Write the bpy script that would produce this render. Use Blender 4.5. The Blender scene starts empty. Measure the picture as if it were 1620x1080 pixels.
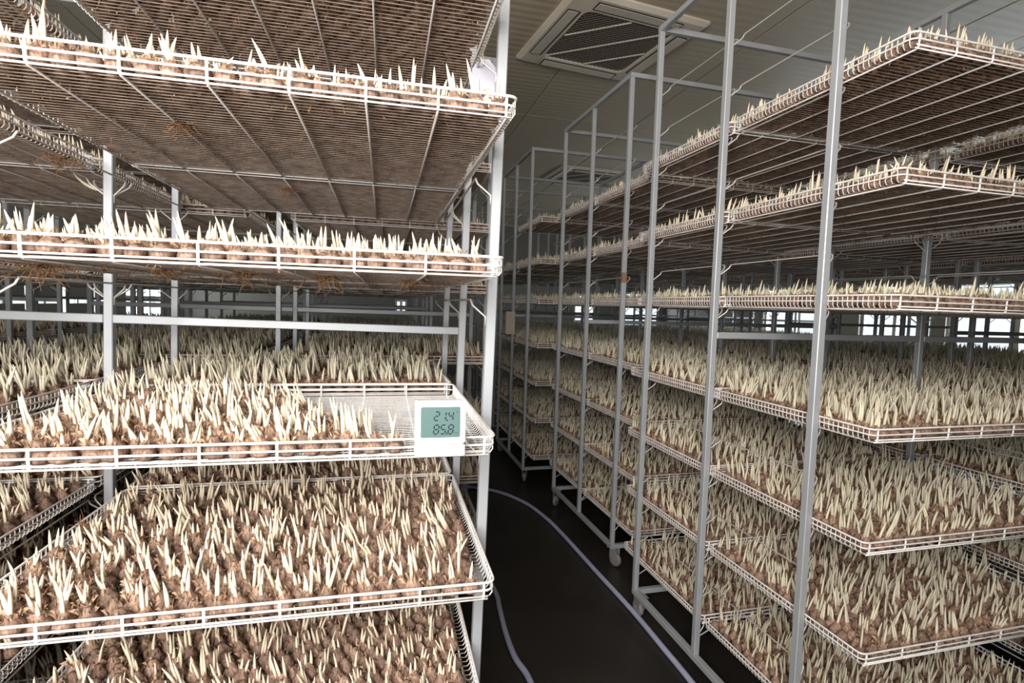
import bpy, bmesh, math, random
from mathutils import Vector, Matrix, Euler

SC = bpy.context.scene
COL = SC.collection
PI = math.pi

# ------------------------------------------------------------------ camera
FPX = 841.8
cam_d = bpy.data.cameras.new('camera')
cam_d.sensor_fit = 'HORIZONTAL'
cam_d.sensor_width = 36.0
cam_d.lens = 36.0 * FPX / 1620.0
cam_d.clip_start = 0.02
cam_d.clip_end = 200
cam = bpy.data.objects.new('camera', cam_d)
COL.objects.link(cam)
cam.location = (-0.2073, -0.9525, 1.4459)
ax = Vector((0.97297, -0.22897, 0.0301)); ay = Vector((-0.01366, 0.07305, 0.99723)); az = -Vector((0.23054, 0.97069, -0.06795))
cam.rotation_euler = Matrix((ax, ay, az)).transposed().to_euler()
cam_d.dof.use_dof = False
SC.camera = cam

# ------------------------------------------------------------------ world, daylight, exposure
SC.view_settings.view_transform = 'Standard'
SC.view_settings.look = 'None'
SC.view_settings.gamma = 1.0
SC.view_settings.use_curve_mapping = False
SC.view_settings.exposure = 0.0
SC.cycles.max_bounces = 7
SC.cycles.diffuse_bounces = 4
SC.cycles.glossy_bounces = 2
SC.cycles.transmission_bounces = 3
SC.cycles.transparent_max_bounces = 6
SC.cycles.sample_clamp_indirect = 4.0
SC.cycles.use_denoising = True
SC.cycles.caustics_reflective = False
SC.cycles.caustics_refractive = False

w = bpy.data.worlds.new('overcast_sky'); SC.world = w; w.use_nodes = True
bg = w.node_tree.nodes['Background']
bg.inputs[0].default_value = (0.80, 0.90, 1.0, 1); bg.inputs[1].default_value = 1.6


def daylight(name, loc, rot, sx, sy, power, colr):
    d = bpy.data.lights.new(name, 'AREA'); d.shape = 'RECTANGLE'; d.size = sx; d.size_y = sy
    d.energy = power; d.color = colr
    o = bpy.data.objects.new(name, d); COL.objects.link(o); o.location = loc; o.rotation_euler = rot
    return o


# daylight through the wide window behind the photographer, and through the side and end windows
daylight('front_window_daylight', (-1.0, -1.82, 1.98), (PI / 2, 0, 0), 1.6, 1.35, 178, (1.0, 0.955, 0.90))
daylight('right_window_daylight', (7.75, 5.9, 1.55), (PI / 2, 0, PI / 2), 5.6, 1.4, 330, (0.93, 0.97, 1.0))
daylight('left_window_daylight', (-5.2, 9.8, 1.6), (PI / 2, 0, -PI / 2), 4.6, 1.3, 240, (0.93, 0.97, 1.0))
daylight('end_window_daylight', (5.9, 12.95, 1.5), (-PI / 2, 0, 0), 2.8, 1.0, 25, (0.95, 0.98, 1.0))

# ------------------------------------------------------------------ helpers


def nm(m):
    m.use_nodes = True
    nt = m.node_tree
    return nt, nt.nodes, nt.links, nt.nodes['Principled BSDF']


def mat(name, colr, rough=0.5, metal=0.0, spec=0.5, noise=0.0, scale=20, bump=0.0, dark=None, objrand=0.0, emit=None, coord='Object', stretch=None):
    m = bpy.data.materials.new(name)
    nt, N, L, b = nm(m)
    b.inputs['Base Color'].default_value = (*colr, 1)
    b.inputs['Roughness'].default_value = rough
    b.inputs['Metallic'].default_value = metal
    b.inputs['Specular IOR Level'].default_value = spec
    if emit:
        b.inputs['Emission Color'].default_value = (*colr, 1); b.inputs['Emission Strength'].default_value = emit
    col_out = None
    if noise or bump:
        tc = N.new('ShaderNodeTexCoord'); nz = N.new('ShaderNodeTexNoise')
        nz.inputs['Scale'].default_value = scale; nz.inputs['Detail'].default_value = 4
        if stretch:
            mp = N.new('ShaderNodeMapping'); mp.inputs['Scale'].default_value = stretch
            L.new(tc.outputs[coord], mp.inputs[0]); L.new(mp.outputs[0], nz.inputs['Vector'])
        else: L.new(tc.outputs[coord], nz.inputs['Vector'])
        if noise:
            r = N.new('ShaderNodeMix'); r.data_type = 'RGBA'
            mr = N.new('ShaderNodeMapRange'); mr.inputs[1].default_value = 0.35; mr.inputs[2].default_value = 0.7
            mr.inputs[4].default_value = noise
            L.new(nz.outputs['Fac'], mr.inputs[0]); L.new(mr.outputs[0], r.inputs[0])
            r.inputs[6].default_value = (*colr, 1)
            r.inputs[7].default_value = (*(dark or [c * 0.5 for c in colr]), 1)
            col_out = r.outputs[2]
        if bump:
            bp = N.new('ShaderNodeBump'); bp.inputs['Strength'].default_value = bump; bp.inputs['Distance'].default_value = 0.003
            L.new(nz.outputs['Fac'], bp.inputs['Height']); L.new(bp.outputs[0], b.inputs['Normal'])
    if objrand:
        oi = N.new('ShaderNodeObjectInfo'); hs = N.new('ShaderNodeHueSaturation')
        mr2 = N.new('ShaderNodeMapRange'); mr2.inputs[3].default_value = 1 - objrand; mr2.inputs[4].default_value = 1 + objrand
        L.new(oi.outputs['Random'], mr2.inputs[0]); L.new(mr2.outputs[0], hs.inputs['Value'])
        if col_out: L.new(col_out, hs.inputs['Color'])
        else: hs.inputs['Color'].default_value = (*colr, 1)
        col_out = hs.outputs[0]
    if col_out: L.new(col_out, b.inputs['Base Color'])
    return m


M = {}
M['steel'] = mat('grey_painted_steel', (0.43, 0.45, 0.48), 0.42, 0.25, noise=0.35, scale=9, dark=(0.33, 0.335, 0.35))
M['wire'] = mat('white_coated_wire', (0.86, 0.84, 0.83), 0.38, noise=0.5, scale=30, dark=(0.62, 0.55, 0.49))
M['wired'] = mat('brown_floor_wire', (0.42, 0.335, 0.27), 0.5, noise=0.95, scale=26, dark=(0.19, 0.12, 0.085))  # brown mottled colour for the lower runs of the floor wires
M['rodm'] = mat('grey_steel_rod', (0.55, 0.53, 0.50), 0.4, 0.3)
M['corm'] = mat('corm_skin', (0.35, 0.235, 0.18), 0.72, spec=0.2, noise=1.0, scale=150, dark=(0.12, 0.068, 0.047), objrand=0.28, stretch=(1.6, 1.6, 0.35))
M['husk'] = mat('dry_husk', (0.45, 0.31, 0.21), 0.85, spec=0.1, noise=0.8, scale=120, dark=(0.24, 0.14, 0.09), objrand=0.3)
M['tuft'] = mat('orange_husk', (0.34, 0.185, 0.09), 0.85, spec=0.1, noise=0.7, scale=90, dark=(0.18, 0.095, 0.05), objrand=0.2)
M['cap'] = mat('galvanised_caster', (0.45, 0.44, 0.42), 0.4, 0.6)
M['rubber'] = mat('caster_wheel_rubber', (0.23, 0.22, 0.20), 0.6, noise=0.5, scale=40)
M['acw'] = mat('cream_plastic', (0.74, 0.67, 0.57), 0.45, noise=0.5, scale=3, dark=(0.50, 0.45, 0.39))
M['acd'] = mat('grille_brown', (0.15, 0.12, 0.10), 0.6)
M['acdark'] = mat('dark_filter', (0.045, 0.04, 0.038), 0.8)
M['whitep'] = mat('white_plastic', (0.88, 0.88, 0.87), 0.35)
M['tagm'] = mat('pale_plastic_tag', (0.40, 0.39, 0.45), 0.4)
M['paper'] = mat('beige_paper', (0.60, 0.53, 0.46), 0.8)
M['lcd'] = mat('lcd_teal', (0.083, 0.145, 0.142), 0.3)
M['ink'] = mat('lcd_segment', (0.010, 0.020, 0.024), 0.6, spec=0.2)
M['hose'] = mat('pale_blue_hose', (0.42, 0.44, 0.60), 0.35, noise=0.3, scale=6)
M['floorm'] = mat('wet_dark_concrete', (0.030, 0.025, 0.021), 0.36, noise=0.85, scale=2.2, dark=(0.014, 0.012, 0.011), bump=0.15)
M['ceil'] = mat('ceiling_panel_paint', (0.53, 0.455, 0.34), 0.5, noise=0.4, scale=1.2, dark=(0.45, 0.39, 0.29))
M['wallm'] = mat('wall_panel_paint', (0.38, 0.375, 0.35), 0.6, noise=0.4, scale=1.5, dark=(0.31, 0.305, 0.28))
M['wallback'] = mat('darkened_back_wall', (0.20, 0.185, 0.16), 0.6, noise=0.4, scale=1.5, dark=(0.16, 0.145, 0.125))  # wall colour darkened: gloom behind the far racks painted in
M['frame'] = mat('white_window_frame', (0.80, 0.80, 0.78), 0.45)
M['tape'] = mat('rust_patch', (0.25, 0.145, 0.10), 0.8)

# ceiling: faint ribs across the panels
nt, N, L, b = nm(M['ceil'])
tc = N.new('ShaderNodeTexCoord'); wv = N.new('ShaderNodeTexWave'); wv.bands_direction = 'Y'; wv.inputs['Scale'].default_value = 4.2
L.new(tc.outputs['Object'], wv.inputs['Vector'])
bp = N.new('ShaderNodeBump'); bp.inputs['Strength'].default_value = 0.25; bp.inputs['Distance'].default_value = 0.006
L.new(wv.outputs['Fac'], bp.inputs['Height']); L.new(bp.outputs[0], b.inputs['Normal'])


def shoot_mat(name, lo, mid, hi):
    """a shoot: brownish sheath at its base, cream flesh, slightly darker tip: coloured along its own length"""
    m = bpy.data.materials.new(name); nt, N, L, b = nm(m)
    at = N.new('ShaderNodeAttribute'); at.attribute_name = 'along'
    cr = N.new('ShaderNodeValToRGB'); e = cr.color_ramp.elements
    e[0].position = 0.0; e[0].color = (*lo, 1)
    e[1].position = 1.0; e[1].color = (*hi, 1)
    k = e.new(0.28); k.color = (*mid, 1)
    oi = N.new('ShaderNodeObjectInfo'); hs = N.new('ShaderNodeHueSaturation')
    mr = N.new('ShaderNodeMapRange'); mr.inputs[3].default_value = 0.86; mr.inputs[4].default_value = 1.08
    L.new(at.outputs['Fac'], cr.inputs[0]); L.new(cr.outputs[0], hs.inputs['Color'])
    L.new(oi.outputs['Random'], mr.inputs[0]); L.new(mr.outputs[0], hs.inputs['Value'])
    L.new(hs.outputs[0], b.inputs['Base Color'])
    b.inputs['Roughness'].default_value = 0.45; b.inputs['Specular IOR Level'].default_value = 0.3
    return m


M['shoot'] = shoot_mat('cream_shoot', (0.40, 0.26, 0.18), (0.70, 0.60, 0.46), (0.80, 0.71, 0.53))
M['shoot_dim'] = shoot_mat('dimmed_shoot', (0.38, 0.26, 0.18), (0.63, 0.57, 0.445), (0.66, 0.61, 0.45))  # duller copy of the cream shoot: weaker light deeper in put into colour


def new_obj(name, me, parent=None, loc=None, rot=None):
    o = bpy.data.objects.new(name, me)
    COL.objects.link(o)
    if parent: o.parent = parent
    if loc is not None: o.location = loc
    if rot is not None: o.rotation_euler = rot
    return o


def mesh(name, V, F, m, smooth=False):
    me = bpy.data.meshes.new(name)
    me.from_pydata([tuple(v) for v in V], [], F)
    for x in (m if isinstance(m, (list, tuple)) else [m]): me.materials.append(x)
    if smooth: me.polygons.foreach_set('use_smooth', [True] * len(me.polygons))
    me.update()
    return me


def tag(o, label, cat, group=None, kind=None):
    o['label'] = label; o['category'] = cat
    if group: o['group'] = group
    if kind: o['kind'] = kind
    return o


def thing(name, label, cat, loc, rot=(0, 0, 0), group=None):
    o = new_obj(name, None, None, loc, rot); o.empty_display_size = 0.05
    return tag(o, label, cat, group)


class MB:
    def __init__(s): s.V = []; s.F = []

    def box(s, x0, x1, y0, y1, z0, z1):
        b = len(s.V)
        s.V += [(x, y, z) for z in (z0, z1) for y in (y0, y1) for x in (x0, x1)]
        for f in ((0, 2, 3, 1), (4, 5, 7, 6), (0, 1, 5, 4), (2, 6, 7, 3), (0, 4, 6, 2), (1, 3, 7, 5)): s.F.append([b + i for i in f])
        return s

    def bbox(s, x0, x1, y0, y1, z0, z1, c=0.003):
        """box with chamfered edges"""
        bm = bmesh.new(); bmesh.ops.create_cube(bm, size=1)
        bmesh.ops.scale(bm, vec=(x1 - x0, y1 - y0, z1 - z0), verts=bm.verts)
        bmesh.ops.translate(bm, vec=((x0 + x1) / 2, (y0 + y1) / 2, (z0 + z1) / 2), verts=bm.verts)
        bmesh.ops.bevel(bm, geom=bm.edges[:], offset=c, segments=1, affect='EDGES')
        s.bm(bm); bm.free(); return s

    def bm(s, bm):
        b = len(s.V); bm.verts.index_update()
        s.V += [v.co[:] for v in bm.verts]
        s.F += [[b + v.index for v in f.verts] for f in bm.faces]

    def tube(s, pts, r, n=6, closed=False, rs=None, cap=True):
        pts = [Vector(p) for p in pts]; k = len(pts); b = len(s.V)
        up = None
        for i, p in enumerate(pts):
            if closed: t = (pts[(i + 1) % k] - pts[i - 1])
            else:
                t = Vector((0, 0, 0))
                if i: t += (p - pts[i - 1]).normalized()
                if i < k - 1: t += (pts[i + 1] - p).normalized()
            t.normalize()
            if up is None:
                up = Vector((0, 0, 1)) if abs(t.z) < 0.9 else Vector((1, 0, 0))
            up = (up - t * up.dot(t))
            if up.length < 1e-5: up = t.orthogonal()
            up.normalize(); sd = t.cross(up)
            rr = rs[i] if rs else r
            for j in range(n):
                a = 2 * PI * (j + 0.5) / n
                s.V.append(tuple(p + up * (math.cos(a) * rr) + sd * (math.sin(a) * rr)))
        for i in range(k if closed else k - 1):
            i2 = (i + 1) % k
            for j in range(n):
                j2 = (j + 1) % n
                s.F.append([b + i * n + j, b + i2 * n + j, b + i2 * n + j2, b + i * n + j2])
        if not closed and cap:
            s.F.append([b + j for j in range(n)]); s.F.append([b + (k - 1) * n + j for j in reversed(range(n))])
        return s

    def cyl(s, c, axis, r, h, n=16):
        a = Vector(axis).normalized() * (h / 2); c = Vector(c)
        return s.tube([c - a, c + a], r, n)

    def mesh(s, name, m, smooth=False): return mesh(name, s.V, s.F, m, smooth)


ORD = ['first', 'second', 'third', 'fourth', 'fifth', 'sixth', 'seventh', 'eighth', 'ninth', 'tenth', 'eleventh', 'twelfth', 'thirteenth',
       'fourteenth', 'fifteenth', 'sixteenth', 'seventeenth', 'eighteenth', 'nineteenth', 'twentieth', 'twenty-first', 'twenty-second',
       'twenty-third', 'twenty-fourth', 'twenty-fifth', 'twenty-sixth']

# ------------------------------------------------------------------ room shell
X0, X1, Y0, Y1, ZC = -4.9, 7.4, -1.66, 12.6, 3.34


def structure(name, me, parent=None):
    o = new_obj(name, me, parent); o['kind'] = 'structure'; return o


structure('floor', MB().box(X0 - 0.2, X1 + 0.2, Y0 - 0.2, Y1 + 0.2, -0.15, 0).mesh('floor', M['floorm']))
ceiling = structure('ceiling', MB().box(X0 - 0.2, X1 + 0.2, Y0 - 0.2, Y1 + 0.2, ZC + 0.02, ZC + 0.14).mesh('ceiling', M['ceil']))
# sandwich panels of the ceiling, with open joints between them
pw, pl = 1.15, 3.05
xs = []; x = 1.12 - pw * 6
while x < X1: xs.append(x); x += pw
ys = []; y = 4.32 - pl * 3
while y < Y1: ys.append(y); y += pl
pm = MB().bbox(0.004, pw - 0.004, 0.004, pl - 0.004, 0, 0.02, 0.004).mesh('ceiling_panel', M['ceil'])
for xa in xs:
    for ya in ys:
        xa2, ya2 = max(xa, X0), max(ya, Y0)
        if xa < X0 or xa + pw > X1 or ya < Y0 or ya + pl > Y1:
            me = MB().bbox(xa2 - xa + 0.004, min(pw, X1 - xa) - 0.004, ya2 - ya + 0.004, min(pl, Y1 - ya) - 0.004, 0, 0.02, 0.004).mesh('ceiling_panel', M['ceil'])
        else: me = pm
        new_obj('ceiling_panel', me, ceiling, (xa, ya, ZC))


def wall(name, axis, c, t, a0, a1, holes, m_='wallm'):
    """a wall of thickness t with rectangular openings (a0, a1, z0, z1) that leaves reveals"""
    m = MB(); cuts = sorted(holes)

    def piece(p, q, z0, z1):
        if q - p < 1e-4 or z1 - z0 < 1e-4: return
        if axis == 'x': m.box(min(c, c + t), max(c, c + t), p, q, z0, z1)
        else: m.box(p, q, min(c, c + t), max(c, c + t), z0, z1)
    prev = a0
    for (p, q, z0, z1) in cuts:
        piece(prev, p, 0, ZC + 0.02); piece(p, q, 0, z0); piece(p, q, z1, ZC + 0.02); prev = q
    piece(prev, a1, 0, ZC + 0.02)
    return structure(name, m.mesh(name, M[m_]))


glass = bpy.data.materials.new('window_glass')
nt, N, L, b = nm(glass)
tr = N.new('ShaderNodeBsdfTransparent'); gl = N.new('ShaderNodeBsdfGlossy'); gl.inputs['Roughness'].default_value = 0.05
tr.inputs[0].default_value = (0.93, 0.95, 0.95, 1)
mx = N.new('ShaderNodeMixShader'); mx.inputs[0].default_value = 0.07
L.new(tr.outputs[0], mx.inputs[1]); L.new(gl.outputs[0], mx.inputs[2]); L.new(mx.outputs[0], N['Material Output'].inputs[0])
M['glass'] = glass
WN = [0]


def window(axis, c, p, q, z0, z1, nv, zrail=None):
    WN[0] += 1
    fr = MB(); f = 0.05; d = 0.03

    def bar(a, b2, za, zb):
        if axis == 'x': fr.box(c - d, c + d, a, b2, za, zb)
        else: fr.box(a, b2, c - d, c + d, za, zb)
    bar(p, q, z0, z0 + f); bar(p, q, z1 - f, z1); bar(p, p + f, z0 + f, z1 - f); bar(q - f, q, z0 + f, z1 - f)
    root = structure('window_%d' % WN[0], fr.mesh('window_frame', M['frame']))
    for i in range(1, nv):
        a = p + (q - p) * i / nv; fr = MB(); bar(a - 0.03, a + 0.03, z0 + f, z1 - f)
        new_obj('mullion', fr.mesh('mullion', M['frame']), root)
    if zrail:
        fr = MB(); bar(p + f, q - f, zrail - 0.03, zrail + 0.03)
        new_obj('rail', fr.mesh('rail', M['frame']), root)
    g = MB()
    if axis == 'x': g.box(c - 0.004, c + 0.004, p + f, q - f, z0 + f, z1 - f)
    else: g.box(p + f, q - f, c - 0.004, c + 0.004, z0 + f, z1 - f)
    new_obj('pane', g.mesh('pane', M['glass']), root)


rw = [(3.2, 4.9, 0.95, 2.2), (5.1, 6.3, 0.95, 2.2), (6.9, 8.6, 0.95, 2.2)]
wall('wall_right', 'x', X1, 0.15, Y0, Y1, rw)
for h in rw: window('x', X1 + 0.07, *h, nv=2, zrail=1.62)
lw = [(6.7, 9.7, 0.95, 2.2), (10.3, 12.0, 0.95, 2.2)]
wall('wall_left', 'x', X0, -0.15, Y0, Y1, lw)
for h in lw: window('x', X0 - 0.07, *h, nv=3, zrail=1.38)
# grey shutter panels that stand in the nearer left window and leave bright slits between them
shutter = thing('window_shutter', 'grey shutter panels with bright slits standing in the far left window', 'shutter', (X0 + 0.02, 6.7, 0.90))
for k in range(4):
    for (za, zb) in ((0.0, 0.375), (0.455, 1.34)):
        new_obj('panel', MB().bbox(-0.010, 0.010, 0.82 * k, 0.82 * k + 0.71, za, zb, 0.002).mesh('panel', M['wallm']), shutter)
    new_obj('bar', MB().box(-0.008, 0.008, 0.82 * k + 0.30, 0.82 * k + 0.34, 0.375, 0.455).mesh('bar', M['frame']), shutter)
bw = [(0.0, 0.30, 1.15, 1.5), (4.7, 5.3, 1.05, 1.8), (6.1, 7.2, 0.95, 1.9)]
wall('wall_back', 'y', Y1, 0.15, X0 - 0.15, X1 + 0.15, bw, 'wallback')
for h in bw: window('y', Y1 + 0.07, *h, nv=2)
wall('wall_front', 'y', Y0, -0.15, X0 - 0.15, X1 + 0.15, [(-1.85, -0.15, 1.25, 2.7)])

# ------------------------------------------------------------------ racks
WR, D2, PH = 0.993, 0.478, 0.0115
ZT, ZB = 2.684, 0.108
XC = [0, WR, 2 * WR]; YC = [0, D2, 2 * D2]
post_me = MB().bbox(-PH, PH, -PH, PH, ZB + 0.024, ZT - 0.024, 0.002).mesh('post', M['steel'])
B = 0.012
cross_me = MB().bbox(PH, WR - PH, -B, B, -B, B, 0.002).mesh('cross_beam', M['steel'])
side_me = MB().bbox(-B, B, -PH, 2 * D2 + PH, -B, B, 0.002).mesh('side_beam', M['steel'])
R_ROD = 0.0026


def rod_mesh(sgn):
    # welded to the inner face of two posts: short upright, slanted arm, upright, long rail
    def hook(y, s):
        return [(0, y, -0.062), (0, y, -0.042), (sgn * 0.030, y + s * 0.012, -0.016), (sgn * 0.034, y + s * 0.014, -R_ROD - 0.004), (sgn * 0.034, y + s * 0.018, -R_ROD)]
    p = hook(PH * 0.2, 1) + list(reversed(hook(D2 - PH * 0.2, -1)))
    return MB().tube(p, R_ROD, 6).mesh('support_rod', M['rodm'], True)


rodL, rodR = rod_mesh(1), rod_mesh(-1)
plate_me = MB().bbox(-0.028, 0.028, -0.028, 0.028, -0.004, 0, 0.001).mesh('caster', M['cap'])
fk = MB()
for s in (-1, 1): fk.bbox(s * 0.015 - 0.0015, s * 0.015 + 0.0015, -0.014, 0.034, -0.064, -0.004, 0.0008)
fk.cyl((0, 0.018, -0.060), (1, 0, 0), 0.006, 0.038, 10)
fork_me = fk.mesh('fork', M['cap'])
wh = MB(); prof = [(-0.011, 0.028), (-0.011, 0.034), (-0.006, 0.0365), (0.006, 0.0365), (0.011, 0.034), (0.011, 0.028)]
n = 22
for (dx, r) in prof:
    for j in range(n): wh.V.append((dx, 0.018 + r * math.cos(2 * PI * j / n), -0.0685 + r * math.sin(2 * PI * j / n)))
for i in range(len(prof) - 1):
    for j in range(n): wh.F.append([i * n + j, i * n + (j + 1) % n, (i + 1) * n + (j + 1) % n, (i + 1) * n + j])
wheel_me = wh.mesh('wheel', M['rubber'], True)
hub_me = MB().cyl((0, 0.018, -0.0685), (1, 0, 0), 0.0282, 0.016, 22).mesh('hub', M['cap'])


def rack(label, x, y, yaw, lean, levels, mids, zmid, facing):
    r = thing('rolling_rack', label, 'rack', (x, y, 0), (0, lean, yaw), 'steel rolling racks in rows')
    for xi in XC:
        for yi in YC: new_obj('post', post_me, r, (xi, yi, 0))
        new_obj('top_beam', side_me, r, (xi, 0, ZT - B)); new_obj('base_beam', side_me, r, (xi, 0, ZB + B))
    for k in range(2):
        for yi in (YC[0], YC[2]):
            new_obj('top_beam', cross_me, r, (XC[k], yi, ZT - B)); new_obj('base_beam', cross_me, r, (XC[k], yi, ZB + B))
        new_obj('cross_beam', cross_me, r, (XC[k], YC[1], zmid))
    zz = [z - TH for z in levels] + mids
    for z in zz:
        for k in range(2):
            for i in range(2):
                new_obj('support_rod', rodL, r, (XC[k] + PH, YC[i], z)); new_obj('support_rod', rodR, r, (XC[k + 1] - PH, YC[i], z))
    for xi in (XC[0] + 0.02, XC[1], XC[2] - 0.02):
        for yi in (YC[0] + 0.02, YC[2] - 0.02):
            c = new_obj('caster', plate_me, r, (xi, yi, ZB), (0, 0, random.uniform(0, 6.28)))
            f = new_obj('fork', fork_me, c); w2 = new_obj('wheel', wheel_me, c); new_obj('hub', hub_me, c)
    return r


# ------------------------------------------------------------------ wire trays
TW, TD, TH, TM, TI = 0.88, 0.645, 0.0415, 0.02, 0.12


def loop(z, r, inset=0.0):
    c = 0.016; p = []
    for (cx, cy, a0) in ((TW - c - inset, c + inset, -PI / 2), (TW - c - inset, TD - c - inset, 0), (c + inset, TD - c - inset, PI / 2), (c + inset, c + inset, PI)):
        for i in range(4): p.append((cx + c * math.cos(a0 + i * PI / 6), cy + c * math.sin(a0 + i * PI / 6), z))
    return MB().tube(p, r, 6, closed=True)


RR_, RC, RD = 0.0026, 0.0026, 0.0012
RD2 = 0.0019
tray_rim = loop(TH - RR_, RR_).mesh('rim', M['wire'], True)
tray_mid = loop(TH * 0.57, 0.0021, 0.0012).mesh('mid_rail', M['wire'], True)
g = 0.006
cw_pts = [(0, RR_, TH - RR_), (0, RR_ + 0.001, 0.008), (0, RR_ + 0.007, RC), (0, TD - RR_ - 0.007, RC), (0, TD - RR_ - 0.001, 0.008), (0, TD - RR_, TH - RR_)]
tray_cross = MB().tube(cw_pts, RC, 6).mesh('cross_wire', M['wire'], True)
end_low = MB().tube([(0.012, 0, 0), (TW - 0.012, 0, 0)], RD2, 6).mesh('end_wire', M['wire'], True)
fw = MB(); NW = 41
for i in range(NW):
    yy = 0.013 + (TD - 0.026) * i / (NW - 1)
    fw.tube([(RR_, yy, TH - RR_), (RR_, yy, 0.013), (RR_ + 0.005, yy, 2 * RC + RD), (TW - RR_ - 0.005, yy, 2 * RC + RD), (TW - RR_, yy, 0.013), (TW - RR_, yy, TH - RR_)], RD, 4, cap=False)
BROWN_MI = [1 if max(fw.V[i][2] for i in f) < 0.0105 else 0 for f in fw.F]  # lower runs take the brown, upright ends stay white
tray_floor = fw.mesh('floor_wires', [M['wire'], M['wired']]); tray_floor_white = fw.mesh('floor_wires', M['wire'])  # second copy is white throughout
tray_floor.polygons.foreach_set('material_index', BROWN_MI)
# one joined mesh for trays too far away to show their parts
fj = MB(); fj.V += fw.V; fj.F += fw.F


def addmesh(mb, me, off=(0, 0, 0)):
    b0 = len(mb.V); mb.V += [(v.co.x + off[0], v.co.y + off[1], v.co.z + off[2]) for v in me.vertices]
    mb.F += [[b0 + i for i in p.vertices] for p in me.polygons]


addmesh(fj, tray_rim); addmesh(fj, tray_mid)
for k in range(8): addmesh(fj, tray_cross, (TM + TI * k, 0, 0))
for (yy, zz) in ((0.003, TH * 0.26), (0.006, 0.004), (TD - 0.003, TH * 0.26), (TD - 0.006, 0.004)): addmesh(fj, end_low, (0, yy, zz))
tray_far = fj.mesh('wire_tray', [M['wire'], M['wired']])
tray_far.polygons.foreach_set('material_index', [BROWN_MI[i] if i < len(fw.F) else 0 for i in range(len(fj.F))])


def make_tray(label, x, y, z, yaw, near):
    """x, y: left front corner; z: underside"""
    if not near:
        o = new_obj('wire_tray', tray_far, None, (x, y, z), (0, 0, yaw))
        return tag(o, label, 'tray', 'white wire trays of corms')
    t = thing('wire_tray', label, 'tray', (x, y, z), (0, 0, yaw), 'white wire trays of corms')
    new_obj('rim', tray_rim, t); new_obj('mid_rail', tray_mid, t)
    for k in range(8): new_obj('cross_wire', tray_cross, t, (TM + TI * k, 0, 0))
    for (yy, zz) in ((0.003, TH * 0.26), (0.006, 0.004), (TD - 0.003, TH * 0.26), (TD - 0.006, 0.004)): new_obj('end_wire', end_low, t, (0, yy, zz))
    f = new_obj('floor_wires', tray_floor_white if 'half-cleared' in label else tray_floor, t); f['kind'] = 'stuff'
    return t


# ------------------------------------------------------------------ corms and shoots
rng = random.Random(7)


def corm_geo(rg, nu=10, nv=6):
    """a flattened corm that narrows upward into a papery neck"""
    V = []; F = []
    R = 0.0180
    prof = [(0.002, 0.55), (0.008, 0.93), (0.014, 1.0), (0.020, 0.90), (0.0255, 0.64), (0.031, 0.42), (0.037, 0.30)]
    if nv < 6: prof = [(0.002, 0.6), (0.010, 1.0), (0.018, 0.95), (0.0255, 0.62), (0.036, 0.32)]
    ph = [rg.uniform(0, 6.28) for _ in range(4)]; hs_ = rg.uniform(0.85, 1.1)
    for (zz, q) in prof:
        r = R * q
        for i in range(nu):
            a = 2 * PI * i / nu
            k = 1 + 0.06 * math.sin(2 * a + ph[0]) + 0.04 * math.sin(3 * a + ph[1] + 90 * zz) + 0.03 * math.sin(5 * a + ph[2])
            V.append((r * k * math.cos(a), r * k * math.sin(a), zz * hs_ + 0.0012 * math.sin(3 * a + ph[3]) * (zz > 0.004)))
    nr = len(prof); bot = len(V); V.append((0, 0, 0.0)); top = len(V); V.append((0, 0, 0.0355 * hs_))
    for j in range(nr - 1):
        for i in range(nu): F.append([j * nu + i, j * nu + (i + 1) % nu, (j + 1) * nu + (i + 1) % nu, (j + 1) * nu + i])
    for i in range(nu):
        F.append([bot, (i + 1) % nu, i]); F.append([top, (nr - 1) * nu + i, (nr - 1) * nu + (i + 1) % nu])
    return V, F


def husk_geo(rg, n=9):
    """torn papery husk: narrow pointed flaps round the neck of the corm"""
    V = []; F = []
    for i in range(n):
        a = 2 * PI * i / n + rg.uniform(-0.3, 0.3); r0 = 0.0105; l = rg.uniform(0.008, 0.020); o = rg.uniform(-0.35, 0.75); wd = rg.uniform(0.0012, 0.004)
        c, s = math.cos(a), math.sin(a); b = len(V)
        V.append((r0 * c - wd * s, r0 * s + wd * c, 0.0265)); V.append((r0 * c + wd * s, r0 * s - wd * c, 0.0265))
        r1 = r0 + o * l * 0.5; V.append((r1 * c, r1 * s, 0.0275 + l * 0.55)); r2 = r0 + o * l * 1.1
        V.append((r2 * c - wd * 0.5 * s, r2 * s + wd * 0.5 * c, 0.0265 + l * (0.95 - 0.6 * abs(o))))
        F.append([b, b + 1, b + 2]); F.append([b, b + 2, b + 3])
    for i in range(n):       # loose fibres
        a = rg.uniform(0, 6.28); r0 = rg.uniform(0.011, 0.019); z0 = rg.uniform(0.012, 0.026); b = len(V); l = rg.uniform(0.008, 0.020); c, s = math.cos(a), math.sin(a); t = a + rg.uniform(-1.2, 1.2)
        wd = rg.uniform(0.0003, 0.0007)
        V.append((r0 * c - wd * s, r0 * s + wd * c, z0)); V.append((r0 * c + wd * s, r0 * s - wd * c, z0))
        V.append((r0 * c + l * math.cos(t) * 0.6, r0 * s + l * math.sin(t) * 0.6, z0 + l * rg.uniform(0.1, 0.8))); F.append([b, b + 1, b + 2])
    return V, F


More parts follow.
